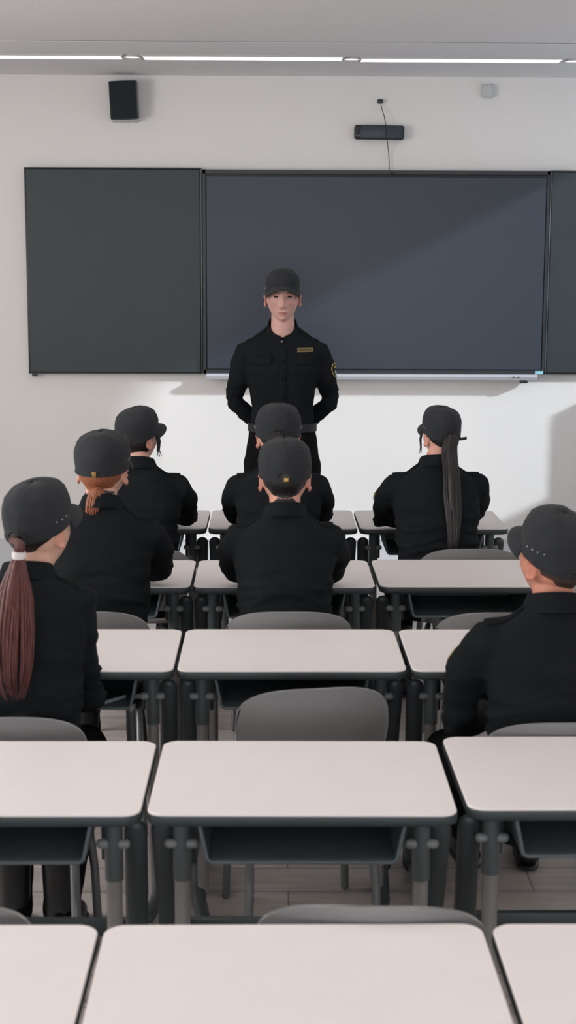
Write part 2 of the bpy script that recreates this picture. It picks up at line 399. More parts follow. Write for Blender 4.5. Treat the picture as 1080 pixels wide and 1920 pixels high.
# ------------------------------------------------------------------ desks
DW, DD, DH = .662, .50, .75
def outline(w, d, r, n=7):
    P = []
    for cx, cy, a0 in ((w/2-r, d/2-r, 0), (-w/2+r, d/2-r, PI/2), (-w/2+r, -d/2+r, PI), (w/2-r, -d/2+r, 1.5*PI)):
        for k in range(n+1): P.append((cx+r*math.cos(a0+PI/2*k/n), cy+r*math.sin(a0+PI/2*k/n)))
    return P
def make_desk():
    t = thing('school_desk', '', 'desk', (0, 0, 0), 0, 'white-topped school desks')
    b = MB(); b.rings([[Vector((x, y, z)) for x, y in outline(DW-q, DD-q, .036)] for z, q in ((.744, .004), (.7485, .004), (.75, .007))])
    link('tabletop', b, 'desk_white', t, angle=30)
    e = MB(); e.rings([[Vector((x, y, z)) for x, y in outline(DW-q, DD-q, .038)] for z, q in ((.7215, .012), (.7245, .003), (.731, 0), (.741, 0), (.7455, .003))])
    link('edge_band', e, 'desk_edge', t, angle=50)
    # book tray open to the sitter (-y)
    tr = MB(); hw, hb, zt, zb, y0, y1 = .222, .202, .720, .628, -.205, .15
    th = .004
    def plate(a, c, d_, e_, n):
        a, c, d_, e_, n = map(Vector, (a, c, d_, e_, n)); n = n*th
        tr.add([a, c, d_, e_, a+n, c+n, d_+n, e_+n], [(0, 1, 2, 3), (7, 6, 5, 4), (0, 4, 5, 1), (1, 5, 6, 2), (2, 6, 7, 3), (3, 7, 4, 0)])
    plate((-hb, y0, zb), (hb, y0, zb), (hb, y1, zb), (-hb, y1, zb), (0, 0, -1))
    plate((-hb, y1, zb), (hb, y1, zb), (hw, y1, zt), (-hw, y1, zt), (0, 1, 0))
    for s in (-1, 1): plate((s*hb, y0, zb), (s*hb, y1, zb), (s*hw, y1, zt), (s*hw, y0, zt), (s, 0, 0))
    tr.tube([(-hw, y0, zt), (-hb-.002, y0, zb+.006), (-hb+.008, y0, zb-.002), (hb-.008, y0, zb-.002), (hb+.002, y0, zb+.006), (hw, y0, zt)], .0045, 8)
    link('book_tray', tr, 'tray_plastic', t, angle=30)
    for s in (-1, 1):
        p = MB(); p.rbox((s*.236, .035, .655), (.012, .27, .135), .004, 2); link('side_plate', p, 'desk_metal', t)
    for s in (-1, 1):
        L = MB(); L.tube([(s*.262, -.135, .725), (s*.262, -.135, .03)], .0175, 16, False); lg = link('leg', L, 'desk_tube', t)
        L = MB(); L.tube([(s*.262, -.135, .725), (s*.262, -.135, .56)], .0205, 16, False); link('sleeve', L, 'desk_sleeve', lg)
        for q in (-1, 1):
            k = MB(); k.tube([(s*.262+q*.018, -.145, .645), (s*.262+q*.027, -.145, .645)], .0110, 14, True); link('knob', k, 'knob', lg)
    for s in (-1, 1):
        c = MB(); c.tube([(s*.307, -.10, .66), (s*.300, -.02, .42), (s*.290, .06, .04)], [.026, .026, .03], 16, True, flat=.55, up=(0, 1, .2)); link('side_column', c, 'desk_metal', t)
    for s in (-1, 1):
        f = MB(); f.tube([(s*.255, -.285, .02), (s*.272, -.2, .034), (s*.285, .05, .04), (s*.285, .20, .02)], [.019, .022, .022, .019], 12, True, flat=.85); link('foot', f, 'desk_metal', t)
    x = MB(); x.rbox((0, .12, .33), (.575, .022, .045), .006, 2); link('crossbar', x, 'desk_metal', t)
    for s in (-1, 1):
        k = MB(); k.rbox((s*.20, -.16, .719), (.05, .03, .008), .002, 1); link('bracket', k, 'desk_tube', t)
    return t
desk0 = make_desk(); used = []
ROWS = {'A': (2.467, -.015), 'B': (3.493, .013), 'C': (4.628, .006), 'D': (5.762, -.005), 'E': (6.983, .001)}
def place_desk(row, col, label, dx=0, dy=0, rz=0):
    o = desk0 if not used else copy_tree(desk0)
    used.append(1)
    Y, ox = ROWS[row]; o.location = (ox+col*.67+dx, Y-DD/2+dy, 0); o.rotation_euler = (0, 0, rz); o['label'] = label
place_desk('A', -1, 'white-topped desk in the bottom left corner of the picture')
place_desk('A', 0, 'white-topped desk at bottom centre, nearest of the middle column', rz=math.radians(.3))
place_desk('A', 1, 'white-topped desk in the bottom right corner of the picture', dx=.004)
place_desk('B', -1, 'white-topped desk right behind the chair of the red-ponytailed person', dx=-.004)
place_desk('B', 0, 'whole white-topped desk directly in front of the bottom centre desk', rz=math.radians(-.4))
place_desk('B', 1, 'white-topped desk right behind the chair of the person at the right edge', dx=.012, dy=.034, rz=math.radians(.3))
place_desk('C', -1, 'white-topped desk where the person with the red ponytail sits')
place_desk('C', 0, 'white-topped desk in front of the rotated empty grey chair')
place_desk('C', 1, 'white-topped desk where the person at the right edge sits', dx=.004)
place_desk('D', -1, 'white-topped desk where the person with the ginger bun sits')
place_desk('D', 0, 'white-topped desk where the nearest middle-column person leans on folded arms')
place_desk('D', 1, 'white-topped desk with an empty chair, behind the black-ponytailed person', dx=.006, dy=.012)
place_desk('E', -1, 'white-topped desk of the front row person whose head turns right')
place_desk('E', 0, 'white-topped front row desk right before the standing man')
place_desk('E', 1, 'white-topped front row desk of the person with the long black ponytail')

# ------------------------------------------------------------------ chairs
def make_chair():
    t = thing('school_chair', '', 'chair', (0, 0, 0), 0, 'grey plastic classroom chairs')
    # backrest shell
    b = MB(); nu, nv = 34, 22; hw0 = .212; z0, z1 = .50, .775
    def P(u, v, off):
        # u in -1..1, v 0..1
        e = 1-abs(v)**5*.0
        top = z1-.105*(1-max(0, 1-abs(u)**2.7)**(1/2.7))
        z = z0+(top-z0)*v
        hw = hw0*(.80+.20*math.sin(min(1, v*1.15)*PI/2))*1.0
        x = u*hw
        y = -.185-.06*v+.06*(abs(x)/hw0)**2-.012*math.sin(v*PI)
        return Vector((x, y-off, z))
    cu_ = lambda q: math.sin(q*PI/2)
    front = [[P(cu_(-1+2*i/nu), j/nv, 0) for i in range(nu+1)] for j in range(nv+1)]
    back = [[P(cu_(-1+2*i/nu), j/nv, .011) for i in range(nu+1)] for j in range(nv+1)]
    rs = [front[j]+list(reversed(back[j])) for j in range(nv+1)]
    b.rings(rs); ob = link('backrest', b, 'chair_plastic', t, angle=60)
    m = ob.modifiers.new('bev', 'BEVEL'); m.width = .004; m.segments = 2; m.limit_method = 'ANGLE'
    # seat shell
    s = MB(); rs = []
    for j in range(17):
        v = j/16; y = -.195+.40*v
        hw = .205*(1-.12*(1-v)**2)*(1-.10*sm(.8, 1, v)); r = []
        zz = .44-.018*math.sin(v*PI)+.03*(1-v)**4-.012*sm(.8, 1, v)
        top = [Vector((hw*(-1+2*i/16), y, zz+.014*abs(-1+2*i/16)**3)) for i in range(17)]
        bot = [p-Vector((0, 0, .012)) for p in reversed(top)]
        rs.append(top+bot)
    s.rings(rs); link('seat', s, 'chair_plastic', t, angle=60)
    n = MB()
    for q in (-1, 1): n.tube([(q*.13, -.10, .425), (q*.135, -.19, .44), (q*.14, -.205, .50), (q*.14, -.235, .60)], .012, 10, flat=.6)
    link('back_support', n, 'chair_plastic', t)
    for q in (-1, 1):
        for (ya, yb) in ((.13, .20), (-.13, -.22)):
            L = MB(); L.tube([(q*.155, ya*.6, .418), (q*.165, ya, .41), (q*.178, yb*.95, .20), (q*.185, yb, .012)], [.012, .0125, .0125, .0125], 12); link('leg', L, 'chair_tube', t)
    return t
chair0 = make_chair(); cused = []
def place_chair(x, yback, rz, label):
    o = chair0 if not cused else copy_tree(chair0)
    cused.append(1); rz = math.radians(rz)
    # yback: world y of the middle of the top edge, which is .25 behind the seat centre
    o.location = (x-math.sin(rz)*.25, yback+.25*math.cos(rz), 0); o.rotation_euler = (0, 0, rz); o['label'] = label
place_chair(.122, 2.48, -3, 'grey chair tucked behind the bottom centre desk, only its top rim showing')
place_chair(-.695, 2.485, 2, 'grey chair peeking over the bottom left desk')
place_chair(.070, 3.86, 10, 'empty grey chair in the middle, turned slightly, its whole back showing')
place_chair(-.735, 3.60, 0, 'grey chair carrying the person with the red ponytail')
place_chair(.69, 3.555, 2, 'grey chair carrying the person at the right edge')
place_chair(.005, 4.76, 0, 'grey chair carrying the nearest person of the middle column')
place_chair(.70, 4.75, 0, 'empty grey chair left of the right-edge person, below the empty white desk')
place_chair(-.665, 4.76, 0, 'grey chair carrying the person with the ginger bun')
place_chair(.757, 5.87, 0, 'grey chair behind the person with the long black ponytail')
place_chair(-.02, 5.89, 0, 'front row chair hidden behind the nearest middle-column person')
place_chair(-.59, 5.89, 0, 'front row chair carrying the person whose head turns right')

# ------------------------------------------------------------------ things in a tray
t = thing('notebook', 'thin pale-edged notebook lying in the tray before the red-ponytailed person', 'notebook', (-.568, 4.235, .6365), math.radians(49.7))
b = MB(); b.rbox((0, 0, 0), (.15, .10, .011), .001, 1); link('pages', b, 'paper', t)
b = MB(); b.rbox((0, 0, .0065), (.153, .103, .002), .0008, 1); link('cover', b, 'note_cover', t)

# ------------------------------------------------------------------ people
def head_mb(face=1.0, jaw=1.0, long=1.0):
    """head about the eye level, +y forward; about .23 tall"""
    nu, nv = 112, 90; rs = []
    for i in range(nv+1):
        el = -PI/2+PI*i/nv; el = max(-PI/2+.02, min(PI/2-.02, el)); ring = []
        for j in range(nu):
            a = 2*PI*j/nu
            dx, dy, dz = math.cos(el)*math.sin(a), math.cos(el)*math.cos(a), math.sin(el)
            x = .0765*dx; y = (.092 if dy > 0 else .103)*dy; z = (.112 if dz > 0 else .113*long)*dz
            x = math.copysign(.0765*abs(dx)**.92, dx)
            if z < 0:
                k = -z/.113
                x *= 1-.30*jaw*sm(.25, 1.0, k)
                if y < 0: y *= 1-.45*sm(.1, .9, k)
                else: y *= 1+.10*sm(.4, .95, k)
                # squarer chin
                if y > 0: y += .012*sm(.55, .9, k)*math.exp(-(x/.03)**2)
            if y > 0:
                g = lambda cx, cz, sx, sz: math.exp(-((abs(x)-cx)/sx)**2-((z-cz)/sz)**2)
                wgt = sm(0, .03, y)
                ridge = math.exp(-(x/.0095)**2)*sm(-.052, -.040, z)*(1-sm(-.036, .02, z))
                d = .021*ridge+.006*math.exp(-(x/.008)**2)*sm(-.03, .0, z)*(1-sm(.0, .03, z))
                d += .009*g(.0125, -.042, .006, .007)
                d += .004*g(.03, .020, .025, .008)-.010*g(.031, .002, .015, .012)+.0035*g(.031, -.001, .010, .006)
                d += .0042*math.exp(-(x/.023)**2-((z+.0675)/.004)**2)+.005*math.exp(-(x/.019)**2-((z+.0785)/.005)**2)
                d -= .004*math.exp(-(x/.026)**2-((z+.0725)/.0025)**2)+.004*math.exp(-(x/.025)**2-((z+.092)/.006)**2)
                d += .005*g(.045, -.022, .018, .016)+.005*math.exp(-(x/.018)**2-((z+.106)/.01)**2)
                d -= .003*math.exp(-(x/.004)**2-((z+.057)/.006)**2)
                y += d*wgt*face
            ring.append(Vector((x, y, z)))
        rs.append(ring)
    b = MB(); b.rings(rs)
    for s in (-1, 1):   # ears
        E = Matrix.Rotation(s*math.radians(-24), 3, 'Z') @ Matrix.Rotation(math.radians(-8), 3, 'X')
        c = Vector((s*.078, -.012, -.016))
        b.ell(c+Vector((s*.005, -.004, 0)), (.0045, .016, .025), E, 14, 10)
        pts = []
        for k in range(13):
            q = math.radians(-60+k*22)
            pts.append(c+Vector((s*.009, -.004, 0))+E @ Vector((0, -.0155*math.sin(q+.4)-.001, .0255*math.cos(q+.4)*1.0)))
        b.tube(pts, .0042, 8)
        b.ell(c+Vector((s*.007, .002, -.026)), (.0055, .009, .009), E, 10, 8)
    return b

def hand_mb(b, wrist, tip_dir, up, side, curl=.6):
    """wrist: point; tip_dir: towards the finger tips; up: back of the hand; side: +1 thumb along tip x up"""
    t = Vector(tip_dir).normalized(); u = (Vector(up)-t*Vector(up).dot(t)).normalized(); s = t.cross(u)*side; w = Vector(wrist)
    M = Matrix((s, t, u)).transposed()
    b.ell(w+t*.045, (.040, .052, .015), M, 16, 10)
    b.tube([w-t*.03, w+t*.02], [.027, .028], 12, flat=.75, up=u)
    for k, (off, ln) in enumerate(((.034, .070), (.0115, .080), (-.0115, .075), (-.033, .058))):
        p = w+t*.085+s*off; pts = [p-t*.025, p]; d = (t+s*off*3.5).normalized()
        for q in (.45, .30, .25):
            R = Matrix.Rotation(-curl*.9*side*1.0, 3, s*side)
            d = (d-u*curl*.55).normalized(); pts.append(pts[-1]+d*ln*q)
        b.tube(pts, [.0095, .0093, .0088, .0082, .0074], 10)
    p = w+t*.025+s*.032; b.tube([p-s*.012, p+s*.014+t*.014-u*.004, p+s*.022+t*.042-u*.012, p+s*.018+t*.062-u*.016], [.013, .0115, .010, .0085], 8)

def ring_torso(b, tab, tilt=0, n=40, inset=0):
    rs = []
    for (z, y, rx, ry, tl) in tab:
        r = []
        for k in range(n):
            a = 2*PI*k/n; ca, sa = math.cos(a), math.sin(a); e = .86
            px = math.copysign(abs(ca)**e, ca)*(rx-inset); py = math.copysign(abs(sa)**e, sa)*(ry-inset)
            r.append(Vector((px, y+py, z-tl*py)))
        rs.append(r)
    b.rings(rs)

def cloth_noise(me, fn):
    me.update()
    nrm = [v.normal.copy() for v in me.vertices]
    for v, n in zip(me.vertices, nrm):
        d = fn(v.co)
        if d: v.co += n*d
    me.update()

def cap_parts(root, M, rx=.090, ry=.106, top=.138, arch=True, eyelets=3, tail=False, bx=1.0, seed=0, buckle=True, slouch=0, front=0, ah=.036, droop=.009):
    nphi, nt = 128, 40
    prof_r = [(0, .985), (.12, 1.0), (.25, 1.015), (.38, 1.02), (.5, 1.005), (.6, .965), (.7, .895), (.78, .80), (.86, .665), (.92, .51), (.965, .33), (.99, .16), (1, .015)]
    prof_z = [(0, 0), (.12, .12), (.25, .25), (.38, .385), (.5, .52), (.6, .63), (.7, .74), (.78, .825), (.86, .90), (.92, .95), (.965, .982), (.99, .996), (1, 1.0)]
    cy = -.006
    def zb(phi): return .012+.026*math.cos(phi)+.004*math.cos(2*phi)+front*sm(.2, 1, math.cos(phi))
    def pt(phi, t, out=0):
        m, h = lerp_tab(prof_r, t), lerp_tab(prof_z, t)
        c = math.cos(phi)
        zt = top+.006*c*(1 if c > 0 else .3)
        z = zb(phi)+(zt-zb(phi))*h
        m2 = m*(1+slouch*math.sin(PI*min(1, h))*(1-.3*c))
        x, y = rx*math.sin(phi)*m2, cy+ry*c*m2
        nz = noise.noise(Vector((x*22+seed*7.1, y*22, z*16)))*.0032+noise.noise(Vector((x*55+seed, y*55, z*40)))*.0012
        k = sm(.12, .4, t)
        seam = .0013*math.exp(-((t-.70)/.018)**2)-.0012*math.exp(-((t-.18)/.012)**2)
        q = math.hypot(x, y-cy)+1e-6; e = out+nz*k+seam
        return Vector((x+x/q*e, y+(y-cy)/q*e, z+nz*k*.8*(h > .8)))
    aw = .033
    def hole(x, phi, t):
        if not arch or math.cos(phi) > -.6: return False
        h = lerp_tab(prof_z, t)*(top-zb(phi))
        return abs(x) < aw and h < ah*math.sqrt(max(0, 1-(x/aw)**2))
    b = MB(); vs = []; idx = {}
    for i in range(nt+1):
        t = i/nt
        for j in range(nphi): vs.append(pt(2*PI*j/nphi, t))
    fs = []
    for i in range(nt):
        for j in range(nphi):
            k = (j+1) % nphi
            pc = (vs[i*nphi+j]+vs[(i+1)*nphi+k])/2
            if hole(pc.x, 2*PI*(j+.5)/nphi, (i+.5)/nt): continue
            fs.append((i*nphi+j, i*nphi+k, (i+1)*nphi+k, (i+1)*nphi+j))
    b.add(vs, fs)
    if arch:
        pts = []
        for k in range(25):
            a = PI*k/24; x = aw*math.cos(a); h = ah*math.sin(a)
            phi = PI-math.asin(max(-1, min(1, x/rx))); t = min(1, h/(top-zb(phi))); pts.append(pt(phi, t, .001))
        b.tube(pts, .0038, 8)
    # hem and top button
    b.tube([pt(2*PI*k/64, .012, .0005) for k in range(64 if not arch else 0) if True] or [pt(-PI+.40+(2*PI-.80)*k/60, .012, .0005) for k in range(61)], .0022, 6)
    b.v = [tuple(M @ Vector(p)) for p in b.v]
    c = link('cap', b, 'cap_cloth', root, angle=70); solid(c, .0028, -1)
    # brim
    b = MB(); vs = []; n1, n2 = 40, 12; half = math.radians(66)
    for i in range(n2+1):
        s = i/n2
        for j in range(n1+1):
            q = -1+2*j/n1; phi = q*half
            p0 = pt(phi, .0, -.001); L = .062*bx*max(0, math.cos(q*PI/2))**.55
            x = p0.x*(1-.06*s*0)+math.sin(phi)*.012*s; y = p0.y+L*s
            z = p0.z+.004-.010*s-droop*(x/.085)**2*(.15+.85*s)-.006*s*s
            vs.append(Vector((x, y, z)))
    fs = [(i*(n1+1)+j, i*(n1+1)+j+1, (i+1)*(n1+1)+j+1, (i+1)*(n1+1)+j) for i in range(n2) for j in range(n1)]
    b.add(vs, fs); b.xf(M); solid(link('brim', b, 'cap_cloth', c, angle=60), .004, 0)
    # strap and buckle across the opening
    if arch or buckle:
        b = MB(); rs = []
        for k in range(25 if arch else 0):
            x = -.045+.09*k/24; phi = PI-math.asin(x/rx)
            p, q = pt(phi, .0, .003), pt(phi, .11, .003)
            rs.append([M @ (p+Vector((0, .0, -.002))), M @ (q), M @ (q+Vector((0, .004, 0))), M @ (p+Vector((0, .004, -.002)))])
        if rs: b.rings(rs); link('strap', b, 'cap_strap', c)
        if tail:
            b = MB(); b.rbox((.068, -ry-.004+.02, pt(PI, .05).z), (.062, .004, .014), .001, 1, Matrix.Rotation(.3, 3, 'Z')); b.xf(M); link('strap_end', b, 'cap_strap', c)
        if buckle:
            b = MB(); pz = pt(PI, .06); b.rbox((.003, pz.y-.005, pz.z), (.018, .005, .015) if arch else (.014, .005, .022), .0015, 2); b.xf(M); link('buckle', b, 'brass', c)
    for s in (-1, 1):
        for k in range(eyelets):
            phi = s*math.radians(84+11*k); p = pt(phi, .26+.045*k*(0 if eyelets < 4 else .6), .0005); nn = Vector((math.sin(phi), math.cos(phi), 0))
            b = MB(); b.tube([p-nn*.001, p+nn*.001], .0034, 10); b.xf(M); link('eyelet', b, 'eyelet_metal', c)
    return c

def hair_shell(root, M, matname, low=-.078, half_top=108, half_low=48, thick=.006, puff=1.0, nape=.03):
    b = MB(); rs = []
    for i in range(15):
        k = i/14; z = .06+(low-.06)*k
        s = math.sqrt(max(.05, 1-(z/.125)**2)); half = math.radians(half_top+(half_low-half_top)*k**1.2)
        o, q = [], []
        th = thick*(1-.55*k)*puff
        shrink = 1-.40*sm(.1, .9, -z/.113)*1.0
        for j in range(41):
            a = PI+half*(-1+2*j/40); edge = 1-abs(-1+2*j/40)**6*.7
            zz = z+nape*sm(0, 1, k)*(abs(-1+2*j/40))**2
            ex = .0785*s*(1-.20*sm(.3, 1, -z/.113)); ey = .104*s*shrink
            x, y = math.sin(a), math.cos(a)
            if y > 0: ey = .094*s
            tb = sm(.045, .095, -zz); ex = ex*(1-tb)+.0555*tb; ey = ey*(1-tb)+.0555*tb; oy = (-.050 if nape < .05 else -.02)*tb
            r = 1+th*edge/.08+.006*noise.noise(Vector((a*14, z*10, 3)))
            o.append(M @ Vector((ex*x*r, ey*y*r+oy, zz))); q.append(M @ Vector((ex*x*.95, ey*y*.95+oy, zz)))
        rs.append(o+list(reversed(q)))
    b.rings(rs); return link('hair', b, matname, root, angle=80)

def smooth_path(pts, rads, m=4):
    P, Q = [], []
    for i in range(len(pts)-1):
        a, b_, c, d = pts[max(0, i-1)], pts[i], pts[i+1], pts[min(len(pts)-1, i+2)]
        for k in range(m):
            t = k/m
            P.append(.5*((2*b_)+(c-a)*t+(2*a-5*b_+4*c-d)*t*t+(3*b_-a-3*c+d)*t**3)); Q.append(rads[i]+(rads[i+1]-rads[i])*t)
    return P+[pts[-1]], Q+[rads[-1]]
def tail_mesh(pts, rads, matname, root, name='ponytail', strands=60, flat=.6, seed=1, lock=.13):
    """a hair bundle: many fine tapering locks along one path"""
    rnd = random.Random(seed); b = MB(); pts, rads = smooth_path([Vector(p) for p in pts], rads)
    n = len(pts); X = Vector((1, 0, 0)); fr = []
    for i in range(n):
        t = (pts[min(i+1, n-1)]-pts[max(i-1, 0)]).normalized(); x = (X-t*X.dot(t)).normalized(); fr.append((x, t.cross(x)))
    cut = int(n*.72)
    b.tube(pts[:cut], [max(.003, r*.86*(1-.75*sm(.7, 1, q_/cut))) for q_, r in enumerate(rads[:cut-1])]+[.004], 24, True, flat=flat, up=(0, 1, 0))
    w0 = max(rads)*lock
    for k in range(strands):
        a = 2*PI*k/strands+rnd.uniform(-.12, .12); rr = rnd.uniform(.80, .98); path = []; da = rnd.uniform(-.35, .35); ph = rnd.uniform(0, 6)
        end = int(n*rnd.uniform(.86, 1.0))-1
        for i in range(end+1):
            x, y = fr[i]; q = a+da*i/n; wob = .0012*math.sin(ph+i*.5)
            path.append(pts[i]+x*(math.cos(q)*rads[i]*rr+wob)+y*(math.sin(q)*rads[i]*rr*flat+wob))
        b.tube(path, [w0*rnd.uniform(.92, 1.05)*min(1, .35+rads[i]/max(rads))*(1-.75*sm(.6, 1, i/end)) for i in range(end+1)], 5)
    return link(name, b, matname, root, angle=80)

def tint_skin(me, Mi, base, man=False):
    at = me.attributes.new('tint', 'FLOAT_COLOR', 'POINT'); base = lin(base)
    lip, ear, lash = lin((172, 98, 92)), lin((196, 112, 98)), lin((70, 42, 38))
    for i, v in enumerate(me.vertices):
        p = Mi @ v.co; c = list(base)
        def mixin(col, k):
            for q in range(3): c[q] += (col[q]-c[q])*k
        if p.z > -.15:
            if abs(p.x) > .076 and p.y < .02: mixin(ear, .45*sm(.076, .082, abs(p.x)))
            if man and p.y > .05:
                z = p.z; m = 1-sm(.019, .027, abs(p.x)+.25*abs(z+.073))
                hh = .0085*max(.05, 1-(p.x/.027)**2); mixin(lip, .7*m*(1-sm(hh*.8, hh*1.2, abs(z+.0738))))
                mixin(lash, .9*(1-sm(.0018, .0042, abs(z+.0728)))*(1-sm(.018, .025, abs(p.x)))*.55)
                mixin(lash, .85*math.exp(-((abs(p.x)-.031)/.017)**2-((z-.022-.004*(1-abs(abs(p.x)-.03)/.02))/.0042)**2))
                mixin(lash, .75*math.exp(-((abs(p.x)-.031)/.013)**2-((z-.0095)/.0032)**2))
                mixin(lip, .25*math.exp(-((abs(p.x)-.045)/.02)**2-((z+.03)/.02)**2))
        at.data[i].color = (*c, 1)

def epaulettes(shirt, xs, y, bvh, zt, w=.046):
    for s in (-1, 1):
        rs = []
        for k in range(13):
            q = k/12; x = s*(xs[0]+(xs[1]-xs[0])*q); ww = w*(.80+.20*q)*(1 if q > .12 else (.35+.65*math.sqrt(q/.12)))
            ring_t, ring_b = [], []
            for j in range(7):
                yy = y+ww*(j/6-.5)
                h = bvh.ray_cast(Vector((x, yy, zt+.2)), Vector((0, 0, -1)))
                z = h[0].z if h[0] else zt
                lift = .0075 if 0 < j < 6 else .004
                ring_t.append(Vector((x, yy, z+lift))); ring_b.append(Vector((x, yy, z-.004)))
            rs.append(ring_t+list(reversed(ring_b)))
        b = MB(); b.rings(rs); link('epaulette', b, 'epaulette_cloth', shirt, angle=50)

def shield(shirt, bvh, c, direction, right, up, size, matname, name, lift, shape):
    """a small cloth emblem laid on the sleeve: shape is a list of outline points in -1..1"""
    d = Vector(direction).normalized(); b = MB(); n = len(shape); rings_ = []
    for k in (1.0, .66, .33, .02):
        r = []
        for (x, y) in shape:
            o = Vector(c)+Vector(right)*(x*k*size)+Vector(up)*(y*k*size)-d*.25
            h = bvh.ray_cast(o, d, .6)
            r.append((h[0] if h[0] else Vector(c))-d*lift)
        rings_.append(r)
    b.rings(rings_, caps=False); o = link(name, b, matname, shirt, angle=60); solid(o, .0012, 0); return o
SHIELD = [(-.8, .9), (0, 1.0), (.8, .9), (.85, .2), (.6, -.5), (0, -1.1), (-.6, -.5), (-.85, .2)]
def sub(shape, n=3):
    out = []
    for (a, c) in zip(shape, shape[1:]+shape[:1]):
        for k in range(n): out.append((a[0]+(c[0]-a[0])*k/n, a[1]+(c[1]-a[1])*k/n))
    return out

def collar_mesh(shirt, c, r0, r1, h, tilt, gap=0, wings=0):
    """standing folded collar around the neck; c centre of its foot"""
    b = MB(); n = 56; rs = []; c = Vector(c)
    a0, a1 = gap, 2*PI-gap
    for k in range(n+1):
        a = a0+(a1-a0)*k/n; dx, dy = math.sin(a), math.cos(a)
        front = sm(.2, 1, dy)
        foot = Vector((dx*r0, dy*r0*1.04, -tilt*dy*r0)); head = Vector((dx*r1, dy*r1*1.02, h-tilt*dy*r1*1.15-.012*front))
        drop = wings*math.exp(-((min(a, 2*PI-a)-gap)/.38)**2)
        o0 = Vector((dx*(r0+.010), dy*(r0+.010)*1.04+drop*.5, -tilt*dy*r0-.004-drop))
        inn = Vector((dx*(r1-.006), dy*(r1-.006), h-.02-tilt*dy*r1*1.15))
        rs.append([c+o0, c+head+Vector((dx*.003, dy*.003, -.003)), c+head, c+inn, c+foot*.92])
    b.rings(rs); return link('collar', b, 'shirt', shirt, angle=50)

def boots(root, ankles, dirs):
    for (a, d) in zip(ankles, dirs):
        a = Vector(a); d = Vector(d).normalized(); b = MB(); g = Vector((a.x, a.y, 0))
        b.tube([a+Vector((0, 0, .17)), a+Vector((0, 0, .03)), g+Vector((0, 0, .06))-d*.01], [.052, .047, .046], 16)
        b.tube([g-d*.055+Vector((0, 0, .045)), g+d*.03+Vector((0, 0, .052)), g+d*.12+Vector((0, 0, .042)), g+d*.17+Vector((0, 0, .036))], [.038, .044, .043, .034], 16, flat=.9)
        me = remesh(b, .007, 2); bo = link('boot', me, 'boot_leather', root)
        s = MB(); s.tube([g-d*.06+Vector((0, 0, .012)), g+d*.04+Vector((0, 0, .012)), g+d*.13+Vector((0, 0, .012)), g+d*.185+Vector((0, 0, .012))], [.036, .042, .046, .034], 16, flat=.28, up=(0, 0, 1))
        link('sole', s, 'boot_leather', bo)

